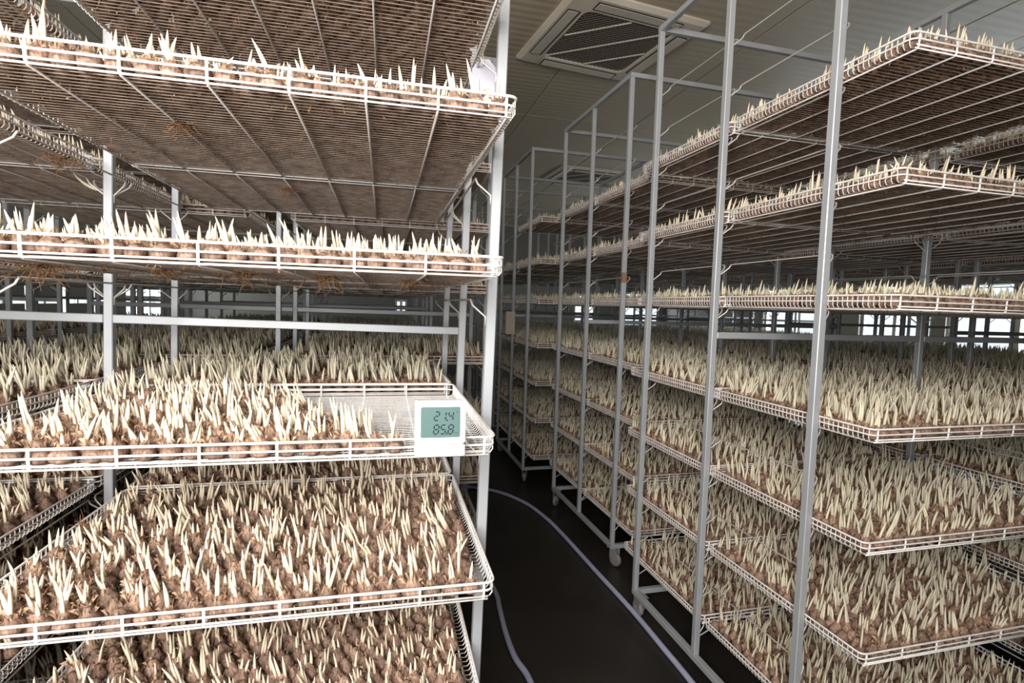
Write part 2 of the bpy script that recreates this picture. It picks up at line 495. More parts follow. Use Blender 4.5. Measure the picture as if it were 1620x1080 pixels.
def shoot_geo(rg, length, bend, r=0.0036, n=6, rings=6):
    V = []; F = []; A = []
    d = rg.uniform(0, 6.28)
    for j in range(rings):
        t = j / (rings - 0.4)
        rr = r * (1.05 - 0.12 * t if t < 0.5 else 0.99 - 0.86 * ((t - 0.5) / 0.5) ** 1.25)
        off = bend * t * t * length
        for i in range(n):
            a = 2 * PI * i / n
            V.append((rr * math.cos(a) + off * math.cos(d), rr * 0.85 * math.sin(a) + off * math.sin(d), t * length)); A.append(t)
    tip = len(V); V.append((bend * length * math.cos(d), bend * length * math.sin(d), length)); A.append(1.0)
    for j in range(rings - 1):
        for i in range(n): F.append([j * n + i, j * n + (i + 1) % n, (j + 1) * n + (i + 1) % n, (j + 1) * n + i])
    for i in range(n): F.append([tip, (rings - 1) * n + i, (rings - 1) * n + (i + 1) % n])
    return V, F, A


def set_along(me, A):
    at = me.attributes.new('along', 'FLOAT', 'POINT'); at.data.foreach_set('value', A)


corm_me = [mesh('saffron_corm', *corm_geo(rng, 12, 7), M['corm'], True) for _ in range(8)]
husk_me = [mesh('husk', *husk_geo(rng, 11), M['husk']) for _ in range(6)]
shoot_me = []
for k in range(12):
    V, F, A = shoot_geo(rng, 0.05, rng.uniform(-0.04, 0.14), 0.0035)
    me = mesh('shoot', V, F, M['shoot'], True); set_along(me, A); shoot_me.append(me)


def shoots_spec(rg, fam):
    """list of (x, y, tilt_x, tilt_y, length) for one corm"""
    if fam == 'short': nn = rg.choice((0, 0, 1, 1, 2, 2, 2, 3, 3)); lo, hi = 0.034, 0.066
    elif fam == 'sparse': nn = rg.choice((0, 1, 1, 2, 2, 3, 3, 4)); lo, hi = 0.030, 0.070
    elif fam == 'mid': nn = rg.choice((1, 1, 2, 2, 3, 3)); lo, hi = 0.036, 0.064
    else: nn = rg.choice((0, 1, 2, 2, 3, 3, 4)); lo, hi = 0.044, 0.080
    tx, ty = rg.gauss(0, 0.11), rg.gauss(0, 0.11)
    d = rg.uniform(0, PI); base = rg.uniform(lo, hi); out = []
    for i in range(nn):
        o = (i - (nn - 1) / 2) * rg.uniform(0.0055, 0.0078)
        jx, jy = rg.uniform(-0.002, 0.002), rg.uniform(-0.002, 0.002)
        sp = (i - (nn - 1) / 2) * 0.07
        out.append((o * math.cos(d) + jx, o * math.sin(d) + jy, tx - sp * math.sin(d) + rg.gauss(0, 0.05), ty + sp * math.cos(d) + rg.gauss(0, 0.05), max(lo * 0.7, base * rg.uniform(0.6, 1.1))))
    return out


# prototypes for the loose mass of corms (never linked: they are instanced on the points of one object)
protos = bpy.data.collections.new('corm_prototypes')
FAM = {}; pi_ = 0


def add_proto(fam, k):
    global pi_
    rg = random.Random(100 * k + len(fam))
    V, F = corm_geo(rg, 8, 5); A = [0.0] * len(V); MI = [0] * len(F)
    v2, f2 = husk_geo(rg, 7); b0 = len(V); V += v2; F += [[b0 + i for i in f] for f in f2]; A += [0.0] * len(v2); MI += [1] * len(f2)
    for (sx, sy, tx, ty, ln) in shoots_spec(rg, fam):
        v3, f3, a3 = shoot_geo(rg, ln, rg.uniform(-0.04, 0.13), 0.0034 if fam != 'tall' else 0.0038, 5, 5)
        R = Euler((tx, ty, 0)).to_matrix(); b0 = len(V)
        V += [tuple(R @ Vector(v) + Vector((sx, sy, 0.024))) for v in v3]; F += [[b0 + i for i in f] for f in f3]; A += a3; MI += [2] * len(f3)
    me = mesh('corm_proto', V, F, [M['corm'], M['husk'], M['shoot_dim'] if fam in ('tall', 'mid') else M['shoot']], True)
    me.polygons.foreach_set('material_index', MI); set_along(me, A)
    o = bpy.data.objects.new('proto_%03d' % pi_, me); protos.objects.link(o)
    FAM.setdefault(fam, []).append(pi_); pi_ += 1


for fam in ('short', 'sparse', 'mid', 'tall'):
    for k in range(14): add_proto(fam, k)

SP = 0.0372
points = []       # (x, y, z, rot, scale, proto) for the loose mass
close = []        # candidates to be built one by one


def spin(rg, lean):
    """a random turn about the upright axis, then a lean to one side"""
    return tuple((Euler((rg.gauss(0, 0.09), lean + rg.gauss(0, 0.09), 0)).to_matrix() @ Matrix.Rotation(rg.uniform(0, 6.28), 3, 'Z')).to_euler())


def fill(tray_id, x, y, z, yaw, fam, seed, limit=None, keep=False):
    rg = random.Random(seed); c, s = math.cos(yaw), math.sin(yaw)
    row = 0; yy = 0.0245
    zz = z + 2 * RC + 2 * RD
    while yy < TD - 0.022:
        xx = 0.026 + (0.5 * SP if row % 2 else 0); col_ = 0
        while xx < TW - 0.022:
            px = xx + rg.uniform(-0.0045, 0.0045) + 0.005 * math.sin(7 * yy + seed); py = yy + rg.uniform(-0.002 if row == 0 else -0.005, 0.005 if yy < TD - 0.05 else 0.001)
            px = min(max(px, 0.023), TW - 0.023)
            if limit is None or limit(px, py, rg):
                e = (x + c * px - s * py, y + s * px + c * py, zz, spin(rg, -0.10 if x < 0.5 else 0.09),
                     rg.uniform(0.90, 1.14), rg.choice(FAM[fam]))
                if keep: close.append((tray_id, row, col_, e, fam))
                else: points.append(e)
            xx += SP; col_ += 1
        yy += SP * 0.885; row += 1


# ------------------------------------------------------------------ lay out the racks and their trays
LV_L = [2.09, 1.816, 1.534, 1.203, 0.924, 0.635, 0.345]
LV_R = [2.124, 1.808, 1.502, 1.161, 0.865, 0.577, 0.286]
mids = [2.27, 2.44, 1.94, 1.63, 0.97 + 0.0, 0.69, 0.40]
mids_r = [2.255, 2.43, 1.925, 1.62, 0.975, 0.685, 0.40]
rr = random.Random(3)
TRAYS = {}


def shelf(rname, ox, oy, yaw, levels, fams, near, aisle, bay0=-0.19, skip=(), spec=None):
    """trays of one rack: two columns, two bays, all levels; ox, oy: first post"""
    c, s = math.cos(yaw), math.sin(yaw)
    for li, zl in enumerate(levels):
        for col_ in (0, 1):
            for bay in (0, 1):
                if (li, col_, bay) in skip: continue
                lx = XC[col_] + (0.0565 if True else 0) + rr.uniform(-0.006, 0.006)
                if col_ == 0 and aisle == 0: lx = PH + 0.0015
                if col_ == 1 and aisle == 1: lx = XC[2] - PH - 0.0005 - TW
                ly = bay0 + bay * (TD + 0.02) + rr.uniform(-0.012, 0.012) * (1 if bay == 0 else 0.6)
                if spec and (li, col_, bay) in spec:
                    lx2, ly = spec[(li, col_, bay)]
                    if lx2 is not None: lx = lx2
                z = zl - TH
                wx, wy = ox + c * lx - s * ly, oy + s * lx + c * ly
                ty = yaw + rr.uniform(-0.003, 0.003)
                side = 'aisle side' if col_ == aisle else 'far side'
                half = ('front half', 'back half')[bay]
                lab = 'wire corm tray, %s shelf down, %s, %s of the %s' % (ORD[li], side, half, rname)
                key = (rname, li, col_, bay)
                if key in SPECIAL: lab = SPECIAL[key]
                make_tray(lab, wx, wy, z, ty, near)
                TRAYS[key] = (wx, wy, z, ty)
                fam = fams[li]
                if key in KEEP: fill(key, wx, wy, z, ty, KEEP[key], hash_(key), LIMIT.get(key), True)
                else: fill(key, wx, wy, z, ty, fam, hash_(key), LIMIT.get(key))


def hash_(k):
    h = 17
    for ch in str(k): h = (h * 31 + ord(ch)) % 1000003
    return h


L1 = 'left rack'; RA = 'near right rack'
SPECIAL = {
    (L1, 0, 1, 0): 'highest tray on the left rack seen only from below, above the top corms',
    (L1, 1, 1, 0): 'white wire tray two shelves above the meter, wire floor seen from below',
    (L1, 2, 1, 0): 'white wire tray at eye level directly above the tray with the meter',
    (L1, 3, 1, 0): 'half-cleared white wire tray with the temperature meter on its front rim',
    (L1, 4, 1, 0): 'white wire tray full of corms directly below the tray with the meter',
    (L1, 5, 1, 0): 'lowest full corm tray at the bottom edge of the left rack in view',
}
KEEP = {(L1, 1, 1, 0): 'sparse', (L1, 2, 1, 0): 'short', (L1, 3, 1, 0): 'short', (L1, 4, 1, 0): 'short', (L1, 5, 1, 0): 'short'}
edge = [(-0.02, 0.745), (0.103, 0.672), (0.221, 0.597), (0.362, 0.522), (0.537, 0.422), (0.7, 0.335)]


def cleared(px, py, rg):
    for (ya, xa), (yb, xb) in zip(edge, edge[1:]):
        if ya <= py <= yb:
            lim = xa + (xb - xa) * (py - ya) / (yb - ya)
            return px < lim - 0.012 + rg.uniform(-0.008, 0.008) and not (px > 0.725)
    return False


LIMIT = {(L1, 3, 1, 0): cleared}
PX, PY = 0.0114, 0.2812
specL = {}
base = 2 * WR - PX  # rack-local x of world x = 0
for li, (dx, dy) in enumerate([(0.018, 0.0), (0.0148, -0.0096), (-0.0012, -0.0055), (-0.0058, 0.0056), (0, 0), (-0.004, 0.0), (-0.006, 0.0)]):
    specL[(li, 1, 0)] = (base - TW + dx, dy - PY)
    specL[(li, 1, 1)] = (base - TW + dx - 0.004, dy - PY + TD + 0.018)
    specL[(li, 0, 0)] = (base - 0.995 - TW + dx, 0.10 - PY)
    specL[(li, 0, 1)] = (base - 0.998 - TW + dx, 0.10 - PY + TD + 0.018)
RYAW, RTX, RTY = 0.0291, 0.9986, 0.0155
ra_x = RTX + (-0.012) * math.cos(RYAW) - 0.2916 * math.sin(RYAW); ra_y = RTY + (-0.012) * math.sin(RYAW) + 0.2916 * math.cos(RYAW)
specA = {}
for li, ry in enumerate([0.0869, 0.0917, 0.0828, 0.1145, 0.1135, 0.098, 0.1]):
    specA[(li, 0, 0)] = (0.0135, ry - 0.2916); specA[(li, 0, 1)] = (0.0135, ry - 0.2916 + TD + 0.02)
    specA[(li, 1, 0)] = (XC[1] + 0.05, ry - 0.2916 + 0.01)

lx0 = PX - 2 * WR
rack('grey steel rolling rack on the left, nearest the camera, carrying the meter', lx0 - 0.004, PY, 0, 0.0172, LV_L, [], 1.392, 1)
rack('grey steel rolling rack on the right of the aisle, nearest the camera', ra_x, ra_y, RYAW, 0.001, LV_R, mids_r, 1.358, 0)
rb_ = rack('second grey rolling rack from the camera on the right of the aisle', 1.0365, 1.7225, 0.0385, 0, LV_R, mids_r, 1.358, 0)
bnd = new_obj('rust_band', MB().bbox(-PH - 0.001, PH + 0.001, -PH - 0.001, PH + 0.001, 1.585, 1.64, 0.001).mesh('rust_band', M['tape']), rb_, (0, 0, 0)); bnd['label'] = 'rusty brown band on the post'
rack('third grey rolling rack from the camera on the right of the aisle', 0.8939, 3.1666, 0.0174, 0, LV_R, mids_r[:2], 1.358, 0)
rack('farthest grey rolling rack on the right of the aisle', 0.95, 4.70, 0.02, 0, LV_R, mids_r[:2], 1.358, 0)
rack('rearmost grey rolling rack on the right of the aisle, partly hidden', 0.98, 6.20, 0.02, 0, LV_R, [], 1.358, 0)
rack('rearmost grey rolling rack in the outer right row', 3.25, 5.58, 0.02, 0, LV_R, [], 1.358, 0)
rack('second grey rolling rack on the left, right behind the nearest left one', 0.2819 - 2 * WR, 1.7522, 0, 0.006, LV_L, [], 1.392, 1)
rack('third grey rolling rack on the left, behind the second left one', 0.13 - 2 * WR, 3.22, 0, 0, LV_L, [], 1.392, 1)
rack('farthest grey rolling rack on the left, behind the third left one', 0.1 - 2 * WR, 4.70, 0, 0, LV_L, [], 1.392, 1)
rack('grey rolling rack by the left wall, near the wide window', -4.25, 2.6, 0, 0, LV_L, [], 1.392, 1)
rack('grey rolling rack by the left wall, second behind the near one', -4.2, 4.1, 0, 0, LV_L, [], 1.392, 1)
rack('grey rolling rack in the outer right row, nearest of that row', 3.22, 1.15, 0.02, 0, LV_R, [], 1.358, 0)
rack('grey rolling rack in the outer right row, middle of that row', 3.27, 2.62, 0.02, 0, LV_R, [], 1.358, 0)
rack('grey rolling rack in the outer right row, farthest of that row', 3.2, 4.1, 0.02, 0, LV_R, [], 1.358, 0)

FL = ['sparse', 'sparse', 'short', 'tall', 'tall', 'tall', 'tall']
FL1 = ['sparse', 'sparse', 'short', 'tall', 'short', 'short', 'tall']
FR = ['sparse', 'sparse', 'mid', 'tall', 'tall', 'tall', 'tall']
shelf(L1, lx0, PY, 0, LV_L, FL1, True, 1, spec=specL)
shelf(RA, ra_x, ra_y, RYAW, LV_R, FR, True, 0, spec=specA)
shelf('second right rack', 1.0365, 1.7225, 0.0385, LV_R, FR, False, 0)
shelf('third right rack', 0.8939, 3.1666, 0.0174, LV_R, FR, False, 0, skip=[(0, 0, 1), (0, 1, 1)])
shelf('farthest right rack', 0.95, 4.70, 0.02, LV_R, FR, False, 0, skip=[(0, c, b_) for c in (0, 1) for b_ in (0, 1)])
shelf('second left rack', 0.2819 - 2 * WR, 1.7522, 0, LV_L, FL, False, 1, bay0=-0.26)
shelf('third left rack', 0.13 - 2 * WR, 3.22, 0, LV_L, FL, False, 1)
shelf('farthest left rack', 0.1 - 2 * WR, 4.70, 0, LV_L, FL, False, 1, skip=[(l, c, b_) for l in (0, 5, 6) for c in (0, 1) for b_ in (0, 1)])
hi_ = [(l, c, b_) for l in (0, 6) for c in (0, 1) for b_ in (0, 1)]
shelf('rearmost right rack', 0.98, 6.20, 0.02, LV_R, FR, False, 0, skip=hi_)
shelf('rearmost outer right rack', 3.25, 5.58, 0.02, LV_R, FR, False, 0, skip=hi_)
low = [(l, c, b_) for l in (0, 6) for c in (0, 1) for b_ in (0, 1)]
shelf('near left-wall rack', -4.25, 2.6, 0, LV_L, FL, False, 1, skip=low)
shelf('second left-wall rack', -4.2, 4.1, 0, LV_L, FL, False, 1, skip=low)
low2 = [(6, c, b_) for c in (0, 1) for b_ in (0, 1)]
shelf('nearest outer right rack', 3.22, 1.15, 0.02, LV_R, FR, False, 0, skip=low2)
shelf('middle outer right rack', 3.27, 2.62, 0.02, LV_R, FR, False, 0, skip=low2)
shelf('farthest outer right rack', 3.2, 4.1, 0.02, LV_R, FR, False, 0, skip=low2)

# ------------------------------------------------------------------ the corms that show largest, one by one
cinv = Matrix((ax, ay, az)).transposed().to_4x4()
cinv.translation = cam.location; cinv = cinv.inverted()


def in_frame(p):
    q = cinv @ Vector(p)
    if q.z > -0.05: return None
    u = 810 + FPX * q.x / -q.z; v = 540 - FPX * q.y / -q.z
    return (u, v, -q.z)


cand = []
for c_ in close:
    (key, row, col_, e, fam) = c_
    q = in_frame((e[0], e[1], e[2] + 0.02)); d = 99
    if q and -15 < q[0] < 1635 and -10 < q[1] < 1085: d = q[2]
    li = key[1]
    if li in (1, 2) and row > 1: d += 5
    if li == 5: d += 0.35
    cand.append((d, c_))
cand.sort(key=lambda t: t[0])
NEAR_N = 300
WHERE = {1: 'tray two shelves above the meter', 2: 'tray above the meter tray', 3: 'tray with the meter', 4: 'tray below the meter tray', 5: 'bottom left tray'}
GROUP = {1: 'corms in the tray two shelves above the meter', 2: 'corms in the eye-level tray', 3: 'corms in the tray with the meter', 4: 'corms in the tray below the meter', 5: 'corms in the bottom left tray'}
NUM = {0: 'no shoot', 1: 'one shoot', 2: 'two shoots', 3: 'three shoots', 4: 'four shoots'}
near_rows = {}
for d, c_ in cand[:NEAR_N]: near_rows.setdefault((c_[0], c_[1]), []).append(c_)
for (key, row), lst in near_rows.items():
    lst.sort(key=lambda t: -t[3][0])
    for (key, row, col_, e, fam) in lst:
        rg = random.Random(hash_((key, row, col_)))
        allr = [t for t in close if t[0] == key and t[1] == row]
        k = sorted([-t[3][0] for t in allr]).index(-e[0])
        sh = shoots_spec(rg, fam)
        o = new_obj('saffron_corm', rg.choice(corm_me), None, e[:3], e[3]); o.scale = (e[4],) * 3
        tag(o, 'corm with %s, %s from right, %s, %s' % (NUM[len(sh)], ORD[k], 'front row' if row == 0 else ORD[row] + ' row back', WHERE[key[1]]), 'corm', GROUP[key[1]])
        new_obj('husk', rg.choice(husk_me), o, (0, 0, 0), (0, 0, rg.uniform(0, 6.28)))
        for (sx, sy, tx, ty, ln) in sh:
            so = new_obj('shoot', rg.choice(shoot_me), o, (sx, sy, 0.024), (tx, ty, rg.uniform(0, 6.28)))
            f = rg.uniform(0.9, 1.15); so.scale = (f, f, ln / 0.05)
for d, c_ in cand[NEAR_N:]: points.append(c_[3])

# the remaining tens of thousands: one object, instanced on points
pm_ = bpy.data.meshes.new('saffron_corms')
pm_.from_pydata([p[:3] for p in points], [], [])
a1 = pm_.attributes.new('prot', 'FLOAT_VECTOR', 'POINT'); a1.data.foreach_set('vector', [v for p in points for v in p[3]])
a2 = pm_.attributes.new('psize', 'FLOAT', 'POINT'); a2.data.foreach_set('value', [p[4] for p in points])
a3 = pm_.attributes.new('pidx', 'INT', 'POINT'); a3.data.foreach_set('value', [p[5] for p in points])
stuff = new_obj('saffron_corms', pm_)
tag(stuff, 'brown saffron corms with pale shoots packed in all the other trays', 'corms', kind='stuff')
ng = bpy.data.node_groups.new('corm_scatter', 'GeometryNodeTree')
ng.interface.new_socket('Geometry', in_out='INPUT', socket_type='NodeSocketGeometry'); ng.interface.new_socket('Geometry', in_out='OUTPUT', socket_type='NodeSocketGeometry')
gi = ng.nodes.new('NodeGroupInput'); go = ng.nodes.new('NodeGroupOutput')
ci = ng.nodes.new('GeometryNodeCollectionInfo'); ci.inputs['Collection'].default_value = protos
ci.inputs['Separate Children'].default_value = True; ci.inputs['Reset Children'].default_value = True
ip = ng.nodes.new('GeometryNodeInstanceOnPoints'); ip.inputs['Pick Instance'].default_value = True


def attr(n, t):
    a = ng.nodes.new('GeometryNodeInputNamedAttribute'); a.data_type = t; a.inputs['Name'].default_value = n
    return a.outputs['Attribute']


e2r = ng.nodes.new('FunctionNodeEulerToRotation')
ng.links.new(attr('prot', 'FLOAT_VECTOR'), e2r.inputs[0])
ng.links.new(gi.outputs[0], ip.inputs['Points']); ng.links.new(ci.outputs[0], ip.inputs['Instance'])
ng.links.new(attr('pidx', 'INT'), ip.inputs['Instance Index']); ng.links.new(e2r.outputs[0], ip.inputs['Rotation'])
ng.links.new(attr('psize', 'FLOAT'), ip.inputs['Scale']); ng.links.new(ip.outputs[0], go.inputs[0])
md = stuff.modifiers.new('scatter', 'NODES'); md.node_group = ng
print('loose corms', len(points))

# ------------------------------------------------------------------ temperature and humidity meter on the front rim
mt = thing('thermo_hygrometer', 'white square temperature and humidity meter with teal screen reading 21.4 and 85.8', 'meter', (-0.1125, -0.016, 1.177), (math.radians(-3), 0, 0))


def rbox(w_, h_, t, r, z0=0, seg=4):
    """upright rounded slab in the x-z plane, its front at y = -t"""
    m = MB(); pts = []
    for (cx, cz, a0) in ((w_ / 2 - r, z0 + r, -PI / 2), (w_ / 2 - r, z0 + h_ - r, 0), (-w_ / 2 + r, z0 + h_ - r, PI / 2), (-w_ / 2 + r, z0 + r, PI)):
        for i in range(seg + 1): a = a0 + PI / 2 * i / seg; pts.append((cx + r * math.cos(a), cz + r * math.sin(a)))
    n = len(pts)
    lev = [(0, 1.0), (-t + 0.0015, 1.0), (-t, 0.965)]
    for (yy, k) in lev:
        for (a, b_) in pts: m.V.append((a * k, yy, z0 + h_ / 2 + (b_ - z0 - h_ / 2) * k))
    for l in range(2):
        for i in range(n): m.F.append([l * n + i, (l + 1) * n + i, (l + 1) * n + (i + 1) % n, l * n + (i + 1) % n][::-1])
    m.F.append(list(range(n))[::-1]); m.F.append([2 * n + i for i in range(n)])
    return m


new_obj('body', rbox(0.088, 0.076, 0.020, 0.005, 0.022).mesh('body', M['whitep']), mt)
new_obj('base', rbox(0.088, 0.0205, 0.018, 0.003, 0.0).mesh('base', M['whitep']), mt)
new_obj('seam', MB().box(-0.040, 0.040, -0.0186, -0.004, 0.0202, 0.0222).mesh('seam', M['cap']), mt)
for i in range(3): new_obj('button', rbox(0.0262, 0.015, 0.0012, 0.002, 0.0030).mesh('button', M['whitep']), mt, (-0.0282 + 0.0282 * i, -0.0180, 0))
scr = new_obj('screen', rbox(0.069, 0.054, 0.0012, 0.003, 0.0335).mesh('screen', M['lcd']), mt, (0, -0.0202, 0))
SEG = {'0': 'abcdef', '1': 'bc', '2': 'abged', '4': 'fgbc', '5': 'afgcd', '8': 'abcdefg', '.': '.'}


def reading(txt, x, z, h, name):
    m = MB(); w_ = h * 0.52; t = h * 0.14; sk = 0.12

    def q(pts):
        b0 = len(m.V)
        for yy in (0, -0.0004): m.V += [(x + a + sk * c, yy, z + c) for (a, c) in pts]
        n = len(pts); m.F.append([b0 + n + i for i in range(n)]); m.F.append([b0 + i for i in reversed(range(n))])
        for i in range(n): m.F.append([b0 + i, b0 + (i + 1) % n, b0 + n + (i + 1) % n, b0 + n + i])

    def bar(x0, z0, x1, z1):
        g_ = t * 0.35
        if abs(z0 - z1) < 1e-6: q([(x0 + g_, z0), (x0 + g_ + t / 2, z0 - t / 2), (x1 - g_ - t / 2, z0 - t / 2), (x1 - g_, z0), (x1 - g_ - t / 2, z0 + t / 2), (x0 + g_ + t / 2, z0 + t / 2)])
        else: q([(x0, z0 + g_), (x0 + t / 2, z0 + g_ + t / 2), (x0 + t / 2, z1 - g_ - t / 2), (x0, z1 - g_), (x0 - t / 2, z1 - g_ - t / 2), (x0 - t / 2, z0 + g_ + t / 2)])
    for ch in txt:
        if ch == '.':
            x -= w_ * 0.22; q([(-t * 0.2, -t * 0.5), (t, -t * 0.5), (t, t * 0.7), (-t * 0.2, t * 0.7)]); x += w_ * 0.40; continue
        S = {'a': (0, h, w_, h), 'g': (0, h / 2, w_, h / 2), 'd': (0, 0, w_, 0), 'f': (0, h / 2, 0, h), 'b': (w_, h / 2, w_, h), 'e': (0, 0, 0, h / 2), 'c': (w_, 0, w_, h / 2)}
        for s_ in SEG[ch]: bar(*S[s_])
        x += w_ * 1.48
    return new_obj(name, m.mesh(name, M['ink']), scr, (0, -0.00125, 0))


reading('21.4', -0.0115, 0.0640, 0.0150, 'temperature_reading')
reading('85.8', -0.0125, 0.0405, 0.0155, 'humidity_reading')
um = MB(); um.tube([(0.0285 + 0.0012 * math.cos(2 * PI * i / 8), 0, 0.0785 + 0.0012 * math.sin(2 * PI * i / 8)) for i in range(8)], 0.0003, 4, closed=True)
new_obj('degree_mark', um.mesh('degree_mark', M['ink']), scr, (0, -0.0014, 0))
um = MB(); um.box(0.0245, 0.0262, -0.0004, 0, 0.0412, 0.0420).box(0.0270, 0.0310, -0.0004, 0, 0.0412, 0.0418)
new_obj('percent_mark', um.mesh('percent_mark', M['ink']), scr, (0, -0.00125, 0))
# clip that hooks over the rim behind
new_obj('clip', MB().tube([(0.012, 0.0, 0.060), (0.012, 0.012, 0.060), (0.012, 0.022, 0.035), (0.012, 0.0245, 0.018)], 0.0022, 6).mesh('clip', M['whitep']), mt)

# ------------------------------------------------------------------ tag, paper, hose, loose shoot, tufts
tg = thing('hang_tag', 'pale blank plastic tag with a hole hanging under the highest left tray', 'tag', (0.014, 0.35, 2.032), (0, 0, math.radians(-9)))
V = []; out = [(-0.011, 0), (0.011, 0), (0.030, -0.024), (0.030, -0.098), (-0.030, -0.098), (-0.030, -0.024)]
hole = [(0.004 * math.cos(2 * PI * i / 12), -0.013 + 0.004 * math.sin(2 * PI * i / 12)) for i in range(12)]
bm = bmesh.new()
ov = [bm.verts.new((a, 0, c)) for a, c in out]; hv = [bm.verts.new((a, 0, c)) for a, c in hole]
es = [bm.edges.new((ov[i], ov[(i + 1) % 6])) for i in range(6)] + [bm.edges.new((hv[i], hv[(i + 1) % 12])) for i in range(12)]
bmesh.ops.triangle_fill(bm, use_beauty=True, edges=es)
gg = bmesh.ops.extrude_face_region(bm, geom=bm.faces[:]); bmesh.ops.translate(bm, vec=(0, 0.0016, 0), verts=[v for v in gg['geom'] if isinstance(v, bmesh.types.BMVert)])
bmesh.ops.recalc_face_normals(bm, faces=bm.faces)
me = bpy.data.meshes.new('card'); bm.to_mesh(me); bm.free(); me.materials.append(M['tagm'])
new_obj('card', me, tg)
new_obj('string', MB().tube([(0, -0.002, -0.013), (-0.002, -0.004, 0.0), (-0.006, -0.003, 0.018), (-0.008, 0.002, 0.0235), (-0.005, 0.004, 0.015), (0, 0.003, -0.011), (0, 0.0, -0.0125)], 0.0006, 4).mesh('string', M['husk']), tg)

ppm = MB().box(-0.050, 0.034, 0, 0.0008, -0.1, 0.1)
pp = new_obj('paper_note', ppm.mesh('paper_note', M['paper']), None, (0.868, 3.628, 1.29), (0, 0.0, 0.02))
tag(pp, 'small blank beige paper stuck to a far post by the aisle', 'paper')

hp = [(0.34, 0.55), (0.349, 0.906), (0.324, 1.059), (0.322, 1.23), (0.335, 1.427), (0.342, 1.568), (0.30, 1.95), (0.16, 2.45), (0.10, 2.85), (0.22, 3.12), (0.42, 3.10),
      (0.636, 2.972), (0.794, 2.709), (0.866, 2.42), (0.896, 2.149), (0.925, 1.694), (0.953, 1.288), (0.959, 1.0), (0.962, 0.787), (0.955, 0.3), (0.9, -0.4), (0.7, -1.2)]
pts = []
for i in range(len(hp) - 1):
    p0, p1, p2, p3 = (Vector(hp[max(i - 1, 0)]), Vector(hp[i]), Vector(hp[i + 1]), Vector(hp[min(i + 2, len(hp) - 1)]))
    for k in range(6):
        t = k / 6; q = 0.5 * ((2 * p1) + (p2 - p0) * t + (2 * p0 - 5 * p1 + 4 * p2 - p3) * t * t + (-p0 + 3 * p1 - 3 * p2 + p3) * t ** 3)
        pts.append((q.x, q.y, 0.0125))
tag(new_obj('garden_hose', MB().tube(pts, 0.0125, 10).mesh('garden_hose', M['hose'], True)), 'pale blue hose curving over the dark aisle floor between the racks', 'hose')

ls = MB(); cpts = []
for i in range(9):
    t = i / 8; cpts.append((0.068 * t, 0.004 * math.sin(3 * t), -0.045 * math.sin(t * PI * 0.5) ** 0.8 + 0.006 * t))
ls.tube(cpts, 0.004, 8, rs=[0.0012, 0.0026, 0.0038, 0.0044, 0.0046, 0.0046, 0.0044, 0.0040, 0.0030])
lm = ls.mesh('loose_shoot', M['shoot'], True); set_along(lm, [0.6] * len(lm.vertices))
tag(new_obj('loose_shoot', lm, None, (-1.06, 0.80, 1.775), (0, 0, 0.1)), 'curved pale loose shoot hanging from the wire floor of an upper left tray', 'shoot')


def tuft_mesh(seed, size, n, up):
    rg = random.Random(seed); m = MB()
    for i in range(n):
        p = Vector((rg.gauss(0, size * 0.28), rg.gauss(0, size * 0.28), 0)); d = Vector((rg.gauss(0, 1), rg.gauss(0, 1), (1 if up else -1) * rg.uniform(0.2, 1.6))).normalized()
        pts = [p]; step = size * rg.uniform(0.15, 0.42)
        for k in range(3):
            p = p + d * step; d = (d + Vector((rg.gauss(0, .5), rg.gauss(0, .5), rg.gauss(0, .35)))).normalized(); pts.append(p)
        r = rg.uniform(0.0005, 0.0011)
        m.tube(pts, r, 3, rs=[r, r, r * 0.8, r * 0.4], cap=False)
    for i in range(n // 4):
        a = rg.uniform(0, 6.28); b0 = len(m.V); s_ = size * rg.uniform(0.15, 0.4); z = (1 if up else -1) * s_ * rg.uniform(0.1, 0.7)
        ox, oy = rg.gauss(0, size * 0.22), rg.gauss(0, size * 0.22)
        m.V += [(ox, oy, 0), (ox + s_ * math.cos(a), oy + s_ * math.sin(a), z), (ox + s_ * math.cos(a + .7), oy + s_ * math.sin(a + .7), z * .6)]
        m.F.append([b0, b0 + 1, b0 + 2])
    return m.mesh('husk_tuft', M['tuft'])


TUFTS = [
    ((-0.800, 0.16, 1.4935), 0.055, 46, False, 'torn husk tuft with roots hanging under the left end of the eye-level tray'),
    ((-0.62, 0.18, 1.4935), 0.035, 30, False, 'thin husk tuft hanging under the eye-level tray, second from its left end'),
    ((-0.49, 0.22, 1.4935), 0.040, 34, False, 'ragged husk tuft hanging under the middle of the eye-level tray'),
    ((-0.33, 0.20, 1.4935), 0.045, 38, False, 'orange-brown husk tuft under the eye-level tray, right of its middle'),
    ((-0.16, 0.24, 1.4935), 0.035, 30, False, 'husk tuft with a short stalk near the right end of the eye-level tray'),
    ((-0.600, 0.223, 1.7755), 0.030, 28, False, 'small husk tuft under the tray two shelves above the meter, left side'),
    ((-0.500, 0.784, 1.7755), 0.040, 34, False, 'orange husk tuft hanging deep under the second highest left tray'),
    ((-0.985, 0.60, 1.7755), 0.050, 44, False, 'big orange-brown husk tuft left of the curved loose shoot'),
    ((-0.845, 0.378, 0.918), 0.042, 50, True, 'bright orange husk tuft lying on corms at the left edge below the meter tray'),
]
for i, (loc, sz, n, up, lab) in enumerate(TUFTS):
    tag(new_obj('husk_tuft', tuft_mesh(40 + i, sz, n, up), None, loc), lab, 'husk', 'dried husk tufts')

